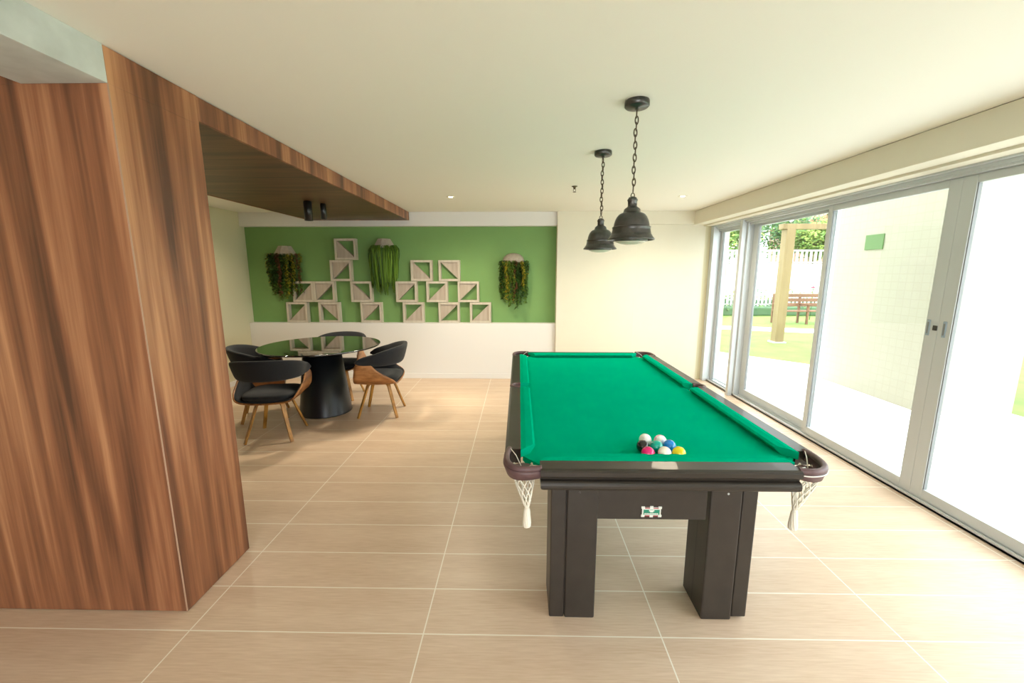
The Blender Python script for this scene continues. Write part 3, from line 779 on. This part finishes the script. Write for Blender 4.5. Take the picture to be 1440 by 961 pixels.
# ------------------------------------------------------------ chairs
def make_chair():
    r = empty('dining_chair')
    # bent plywood shell: U in x/z, wide at the seat, narrowing into arms
    K = [(-.294, .645), (-.301, .605), (-.299, .545), (-.282, .480), (-.240, .425), (-.160, .400), (0, .392)]
    K = K + [(-x, z) for x, z in K[-2::-1]]
    P = catmull([(x, 0, z) for x, z in K], 5); n = len(P)
    def yr(p):
        z = p.z; t = max(0, min(1, (z-.42)/.20)); t = t*t*(3-2*t)
        y0 = -.225 + t*.215; y1 = .225 - t*.03
        if z > .58:
            u = (z-.58)/.068; c_ = (y0+y1)/2; hw = (y1-y0)/2*math.sqrt(max(.02, 1-u*u*.85)); y0, y1 = c_-hw, c_+hw
        if z < .42:
            pass
        return y0, y1
    mb = MB()
    def fn(u, v):
        p = P[min(n-1, int(round(u*(n-1))))]; y0, y1 = yr(p)
        dip = .012*math.cos(PI*(v-.5)) if p.z < .42 else 0
        return Vector((p.x, y0+(y1-y0)*v, p.z - dip))
    mb.grid(fn, n-1, 10)
    o = mb.build('shell', M['chair_wood'], r); m = o.modifiers.new('t', 'SOLIDIFY'); m.thickness = .013; m.offset = 0
    # thin charcoal layer over the inner face of the shell
    mb = MB(); Q = [p for p in P if p.z < .60]; m_ = len(Q)
    def fl(u, v):
        p = Q[min(m_-1, int(round(u*(m_-1))))]; y0, y1 = yr(p); y0 += .006; y1 -= .012
        k = max(0, min(1, (p.z-.40)/.1)); sgn = 1 if p.x < 0 else -1
        return Vector((p.x + sgn*.013*k, y0+(y1-y0)*v, p.z + .014*(1-k)))
    mb.grid(fl, m_-1, 8)
    o = mb.build('shell_inner', M['fabric'], r); m = o.modifiers.new('t', 'SOLIDIFY'); m.thickness = .006; m.offset = 0
    # seat cushion
    mb = MB(); N = 40; rings = []
    def se(a, s): 
        ca, sa = math.cos(a), math.sin(a); e = .55
        return (s*.232*math.copysign(abs(ca)**e, ca), s*.225*math.copysign(abs(sa)**e, sa))
    for s, z in ((.80, .400), (.93, .412), (1.02, .435), (1.04, .458), (.97, .476), (.6, .486), (.2, .490)):
        rings.append([mb.bm.verts.new((*se(2*PI*i/N, s), z)) for i in range(N)])
    for a, b in zip(rings, rings[1:]):
        for i in range(N): mb.face([a[i], a[(i+1) % N], b[(i+1) % N], b[i]], True)
    mb.face(rings[0][::-1]); mb.face(rings[-1], True)
    mb.build('seat', M['fabric'], r)
    # upholstered wrap around backrest
    mb = MB(); path = []
    for i in range(41):
        t = -1+2*i/40; ph = t*R(118)
        if abs(ph) <= PI/2: x, y = .290*math.sin(ph), -.03-.235*math.cos(ph)
        else:
            ex = (abs(ph)-PI/2)/(R(118)-PI/2); x, y = math.copysign(.290-.010*ex*ex, ph), -.03+.215*ex
        path.append((x, y, abs(t)))
    rings = []
    for i, (x, y, t) in enumerate(path):
        px, py, _ = path[max(i-1, 0)]; qx, qy, _ = path[min(i+1, 40)]
        T = Vector((qx-px, qy-py, 0)).normalized(); Nn = Vector((T.y, -T.x, 0))   # outward
        s = t**2.4
        zt = .826 - .135*s; zb = .612 + .012*s; zm = (zt+zb)/2; hh = (zt-zb)/2
        if t > .9: hh *= math.sqrt(max(.05, 1-((t-.9)/.1)**2*.9))
        ring = []
        for k in range(14):
            a = 2*PI*k/14; ca, sa = math.cos(a), math.sin(a)
            w = .024*math.copysign(abs(ca)**.6, ca); v = hh*math.copysign(abs(sa)**.6, sa)
            lean = .030*(v/hh if hh else 0)*(1-s)+.006
            q = Vector((x, y, zm+v)) + Nn*(w+lean)
            ring.append(mb.bm.verts.new(q))
        rings.append(ring)
    for a, b in zip(rings, rings[1:]):
        for k in range(14): mb.face([a[k], a[(k+1) % 14], b[(k+1) % 14], b[k]], True)
    mb.face(rings[0][::-1]); mb.face(rings[-1])
    mb.build('backrest', M['fabric'], r)
    # hub and four bent legs
    mb = MB(); mb.box(-.11, .11, -.11, .11, .370, .388, .004); mb.build('seat_bracket', M['spot_black'], r)
    for sx, sy in ((1, 1), (1, -1), (-1, 1), (-1, -1)):
        pts = catmull([(sx*.03, sy*.03, .378), (sx*.085, sy*.085, .378), (sx*.112, sy*.112, .362), (sx*.125, sy*.125, .325), (sx*.165, sy*.168, .17), (sx*.210, sy*.215, .004)], 5)
        mb = MB(); k = len(pts)
        mb.strip(pts, [.046 - .018*(i/(k-1)) for i in range(k)], [.020-.004*(i/(k-1)) for i in range(k)], (sx, -sy, 0))
        mb.build('leg', M['leg_wood'], r)
    return r
chairs = [(-2.43, 3.87, R(10), 'charcoal upholstered chair with curved wood arms, its back to the camera, nearest the wood partition'),
          (-2.88, 4.42, R(-62), 'charcoal chair half hidden behind the front chair, on the cream wall side of the table'),
          (-1.595, 4.56, R(94), 'charcoal chair on the pool table side of the round table, wooden arm towards the room'),
          (-2.33, 5.18, R(182), 'charcoal chair on the far side of the round table, before the low white wall')]
ch0 = make_chair()
for i, (x, y, a, lab) in enumerate(chairs):
    c_ = ch0 if i == 0 else copy_tree(ch0)
    c_.location = (x, y, 0); c_.rotation_euler = (0, 0, a); tag(c_, lab, 'chair', 'upholstered chairs around the round table')

# ------------------------------------------------------------ outside
gr = MB(); gr.box(3.05, 60, -12, 60, -.30, -.03); gr.box(-40, 3.05, 6.6, 60, -.30, -.03)
struct(gr.build('ground', M['lawn']), 'bright green lawn outside', 'lawn')
mb = MB(); mb.prism([(2.86, -8), (10, -8), (10, -.2), (5.75, 4.5), (5.66, 6.73), (5.14, 7.3), (4.04, 8.5), (2.6, 10.05), (2.6, 6.5), (2.86, 6.5)], -.12, -.008)
mb.prism([(-12, -14), (10, -14), (10, -8), (-12, -8)], -.12, -.008)
mb.prism([(-12, -8), (2.86, -8), (2.86, YN), (-12, YN)], -.12, -.008)
struct(mb.build('terrace', M['terrace']), 'pale terrace paving outside the glass', 'terrace')
mb = MB(); mb.prism([(3.2, 12.95), (3.0, 13.8), (12.5, 10.75), (12.1, 9.8)], -.05, -.02)
struct(mb.build('path', M['terrace']), 'narrow pale path crossing the lawn', 'path')
wo = empty('wall_outside', (4.68, 4.6, 0)); struct(wo, 'cream tiled building wall outside the glass doors', 'wall')
mb = MB(); mb.box(4.70, 5.665, 4.595, 6.45, -.01, 5.2); rel(mb.build('wall_face', M['facade']), wo)
pl = MB(); pl.box(4.688, 4.70, 5.49, 5.77, 1.915, 2.11, .002); tag(pl.build('wall_plate', M['plate_green']), 'small green rectangular plate on the tiled wall outside', 'plate')
# timber garden frame
pg = empty('garden_pergola', (6.14, 9.7, 0)); tag(pg, 'honey coloured timber post and beam frame standing on the lawn', 'pergola')
for x in (6.04, 9.2):
    mb = MB(); mb.box(x, x+.2, 9.61, 9.81, -.04, 2.58, .008); rel(mb.build('post', M['pergola']), pg)
    mb = MB(); mb.box(x-.04, x+.24, 9.57, 9.85, -.05, .0, .01); rel(mb.build('footing', M['concrete']), pg)
mb = MB(); mb.box(5.95, 9.5, 9.63, 9.79, 2.58, 2.70, .006); rel(mb.build('beam', M['pergola']), pg)
# bench
be = empty('garden_bench', (9.3, 13.4, 0)); tag(be, 'reddish slatted wooden bench beyond the timber post', 'bench')
bx0, bx1 = 8.32, 10.0
for x in (bx0, bx1-.06, (bx0+bx1)/2):
    mb = MB(); mb.box(x, x+.06, 13.56, 13.62, -.03, .93, .005); rel(mb.build('leg', M['bench_wood']), be)
    mb = MB(); mb.box(x, x+.06, 13.12, 13.18, -.03, .58, .005); rel(mb.build('leg', M['bench_wood']), be)
    mb = MB(); mb.box(x-.01, x+.07, 13.08, 13.6, .58, .62, .005); rel(mb.build('armrest', M['bench_wood']), be)
mb = MB()
for z in (.52, .67, .82): mb.box(bx0-.03, bx1+.03, 13.53, 13.56, z, z+.11, .004)
rel(mb.build('backrest', M['bench_wood']), be)
mb = MB()
for k in range(4): mb.box(bx0-.03, bx1+.03, 13.12+k*.105, 13.21+k*.105, .37, .405, .004)
rel(mb.build('seat', M['bench_wood']), be)
# hedge, picket fence, wall with railing
random.seed(21)
def leafball(mb, c, rad, n, size, mis=(0, 1), sq=(1, 1, 1)):
    for k in range(n):
        v = Vector((random.gauss(0, 1), random.gauss(0, 1), random.gauss(0, 1))).normalized()*rad*random.uniform(.75, 1.05)
        p = Vector(c)+Vector((v.x*sq[0], v.y*sq[1], v.z*sq[2]))
        u = Vector((random.gauss(0, 1), random.gauss(0, 1), random.gauss(0, 1))).normalized()*size; w = u.orthogonal().normalized()*size*1.2
        mb.mi = random.choice(mis); mb.quad(p, u, w)
mb = MB(); mb.box(5.2, 17.5, 15.75, 16.35, -.03, .30, .05)
for k in range(160):
    x = 5.2+12.3*k/160; leafball(mb, (x, 15.85+random.uniform(0, .35), .16+random.uniform(0, .12)), .17, 22, .045, (0, 0, 1))
hd = mb.build('hedge', [M['hedge'], M['tree_leaf']], fix=False); tag(hd, 'low clipped green hedge in front of the white fence', 'hedge')
fe = empty('picket_fence', (10, 16.7, 0)); tag(fe, 'low white picket fence behind the hedge', 'fence')
n_p = 0
mb = MB(); mb.box(5.6, 17.0, 16.74, 16.78, .30, .36); mb.box(5.6, 17.0, 16.74, 16.78, .72, .78); rel(mb.build('rail', M['fence']), fe)
x = 5.6
while x < 17.0:
    mb = MB(); mb.prism([(x, -.03), (x+.07, -.03), (x+.07, .86), (x+.035, .91), (x, .86)], 16.71, 16.74, 'y'); rel(mb.build('picket', M['fence']), fe); x += .155
mb = MB(); mb.box(5.6, 17.0, 17.4, 17.7, -.03, .45, .05)
for k in range(110): leafball(mb, (5.6+11.4*k/110, 17.5+random.uniform(0, .2), .42+random.uniform(0, .32)), .2, 22, .06, (0, 1, 1))
tag(mb.build('shrub_row', [M['hedge'], M['tree_leaf3']], fix=False), 'row of light green shrubs showing between the fence pickets', 'shrubs')
mb = MB(); mb.box(3.0, 30, 20.2, 20.45, -.03, 2.0, .01)
struct(mb.build('wall_garden', M['out_wall']), 'tall white garden wall behind the picket fence', 'wall')
ra = empty('wall_railing', (12, 20.3, 2.0)); tag(ra, 'white balustrade railing on top of the garden wall', 'railing')
mb = MB(); mb.box(5, 19, 20.26, 20.36, 2.60, 2.68, .01); mb.box(5, 19, 20.28, 20.34, 2.06, 2.11, .005); rel(mb.build('rail', M['fence']), ra)
x = 6.5
while x < 17.5:
    mb = MB(); mb.box(x, x+.09, 20.28, 20.34, 2.0, 2.62, .008); rel(mb.build('baluster', M['fence']), ra); x += .22
def tree(x, y, h, rad, mats, label, seed, trunk=.12):
    random.seed(seed)
    r = empty('garden_tree', (x, y, 0)); tag(r, label, 'tree', 'trees behind the garden wall')
    mb = MB(); tops = []
    mb.tube([(0, 0, -.05), (.05, 0, h*.35), (-.05, .05, h*.62), (0, 0, h*.85)], [trunk, trunk*.8, trunk*.6, trunk*.25], 10)
    for k in range(6):
        a = k*1.05+seed; q = (rad*.6*math.cos(a), rad*.5*math.sin(a), h*(.62+.07*(k % 3)))
        mb.tube([(0, 0, h*(.4+.04*k)), (q[0]*.5, q[1]*.5, (h*.5+q[2])/2+.1), q], [trunk*.4, trunk*.3, trunk*.12], 6)
    mb.build('trunk', M['bark'], r)
    mb = MB()
    for k in range(16):
        a = random.random()*2*PI; rr = rad*random.uniform(.1, .85)
        c_ = (rr*math.cos(a), rr*math.sin(a)*.8, h*.72+random.uniform(-.32, .34)*rad*1.2)
        leafball(mb, c_, rad*random.uniform(.3, .48), 320, .10, (0, 0, 1))
    mb.build('crown', mats, r, fix=False)
    return r
tree(11.2, 22.9, 5.4, 2.3, [M['tree_leaf'], M['tree_leaf3']], 'yellow green tree behind the railing, nearest the far window post', 1)
tree(16.9, 26.9, 6.0, 2.5, [M['tree_leaf2'], M['tree_leaf']], 'bluish green tree seen just before the timber post', 2)
tree(15.7, 22.5, 4.5, 1.35, [M['tree_leaf3'], M['tree_leaf']], 'low rounded tree beyond the timber post', 3)
tree(13.6, 31.0, 8.2, 2.7, [M['tree_leaf3'], M['tree_leaf']], 'tall pale tree rising over the railing', 4)
tree(21.0, 28.0, 7.6, 1.6, [M['tree_leaf'], M['tree_leaf2']], 'tall tree whose crown shows over the timber beam', 6)
ho = empty('neighbour_house', (20, 32, 0)); tag(ho, 'salmon pink house far behind the garden wall', 'house')
mb = MB(); mb.box(20.0, 25.0, 31, 34, -.03, 4.8); rel(mb.build('wall_face', M['pink']), ho)
mb = MB(); mb.prism([(19.7, 4.8), (25.3, 4.8), (22.5, 5.9)], 30.8, 34.2, 'y'); rel(mb.build('roof', M['roof_tile']), ho)
for x in (21, 23):
    mb = MB(); mb.box(x, x+.7, 30.96, 31.0, 3.2, 4.1); w_ = rel(mb.build('window', M['fence']), ho)
# red flower behind the bench
fl = empty('red_flower', (10.15, 14.4, 0)); tag(fl, 'single red flower on a stem rising behind the bench', 'flower')
mb = MB(); mb.tube([(0, 0, -.03), (.02, 0, .6), (0, 0, 1.08)], .012, 6); mb.build('stem', M['hedge'], fl)
mb = MB()
for k in range(7):
    a = k*2*PI/7; mb.sphere((.04*math.cos(a), .04*math.sin(a), 1.10), .035, 8, (1, 1, .6))
mb.sphere((0, 0, 1.12), .03, 8); mb.build('blossom', M['flower'], fl)

# ------------------------------------------------------------ light
w = bpy.data.worlds.new('sky'); bpy.context.scene.world = w; w.use_nodes = True
bg = w.node_tree.nodes['Background']; bg.inputs['Color'].default_value = (.90, .96, 1., 1); bg.inputs['Strength'].default_value = 1.15
sun = bpy.data.lights.new('sun', 'SUN'); sun.energy = .22; sun.color = (1, .95, .85); sun.angle = R(3)
so = bpy.data.objects.new('sun', sun); C.objects.link(so)
so.rotation_euler = Vector((-.35, -.55, 1.1)).to_track_quat('Z', 'Y').to_euler()
def portal(loc, rot, sx, sy):
    l = bpy.data.lights.new('daylight_portal', 'AREA'); l.shape = 'RECTANGLE'; l.size = sx; l.size_y = sy; l.cycles.is_portal = True
    o = bpy.data.objects.new('daylight_portal', l); C.objects.link(o); o.location = loc; o.rotation_euler = rot
portal((3.06, 2.66, 1.12), (0, PI/2, 0), 2.2, 6.9)
portal((-.1, YN-.2, 1.15), (-PI/2, 0, 0), 3.4, 2.3)
def spotl(x, y, z, e, col=(1, .86, .64), ang=120, blend=.9, rad=.05):
    l = bpy.data.lights.new('lamp_light', 'SPOT'); l.energy = e; l.color = col; l.spot_size = R(ang); l.spot_blend = blend; l.shadow_soft_size = rad
    o = bpy.data.objects.new('lamp_light', l); C.objects.link(o); o.location = (x, y, z); return o
LK = 1.
for x in (-.794, 1.876): spotl(x, 4.94, CZ-.012, (40 if x < 0 else 26)*LK, ang=160, rad=.16)
spotl(-3.50, 4.80, CZ-.012, 14*LK, ang=150)
spotl(-2.255, 4.50, 2.155, 10*LK, ang=110); spotl(-2.165, 4.66, 2.19, 7*LK, ang=110)

sc = bpy.context.scene
sc.view_settings.view_transform = 'Standard'; sc.view_settings.look = 'None'; sc.view_settings.gamma = 1; sc.view_settings.use_curve_mapping = False
sc.view_settings.exposure = 2.65
sc.cycles.max_bounces = 12; sc.cycles.diffuse_bounces = 8; sc.cycles.transparent_max_bounces = 16; sc.cycles.caustics_reflective = False; sc.cycles.caustics_refractive = False
sc.cycles.use_denoising = True; sc.cycles.sample_clamp_indirect = 8
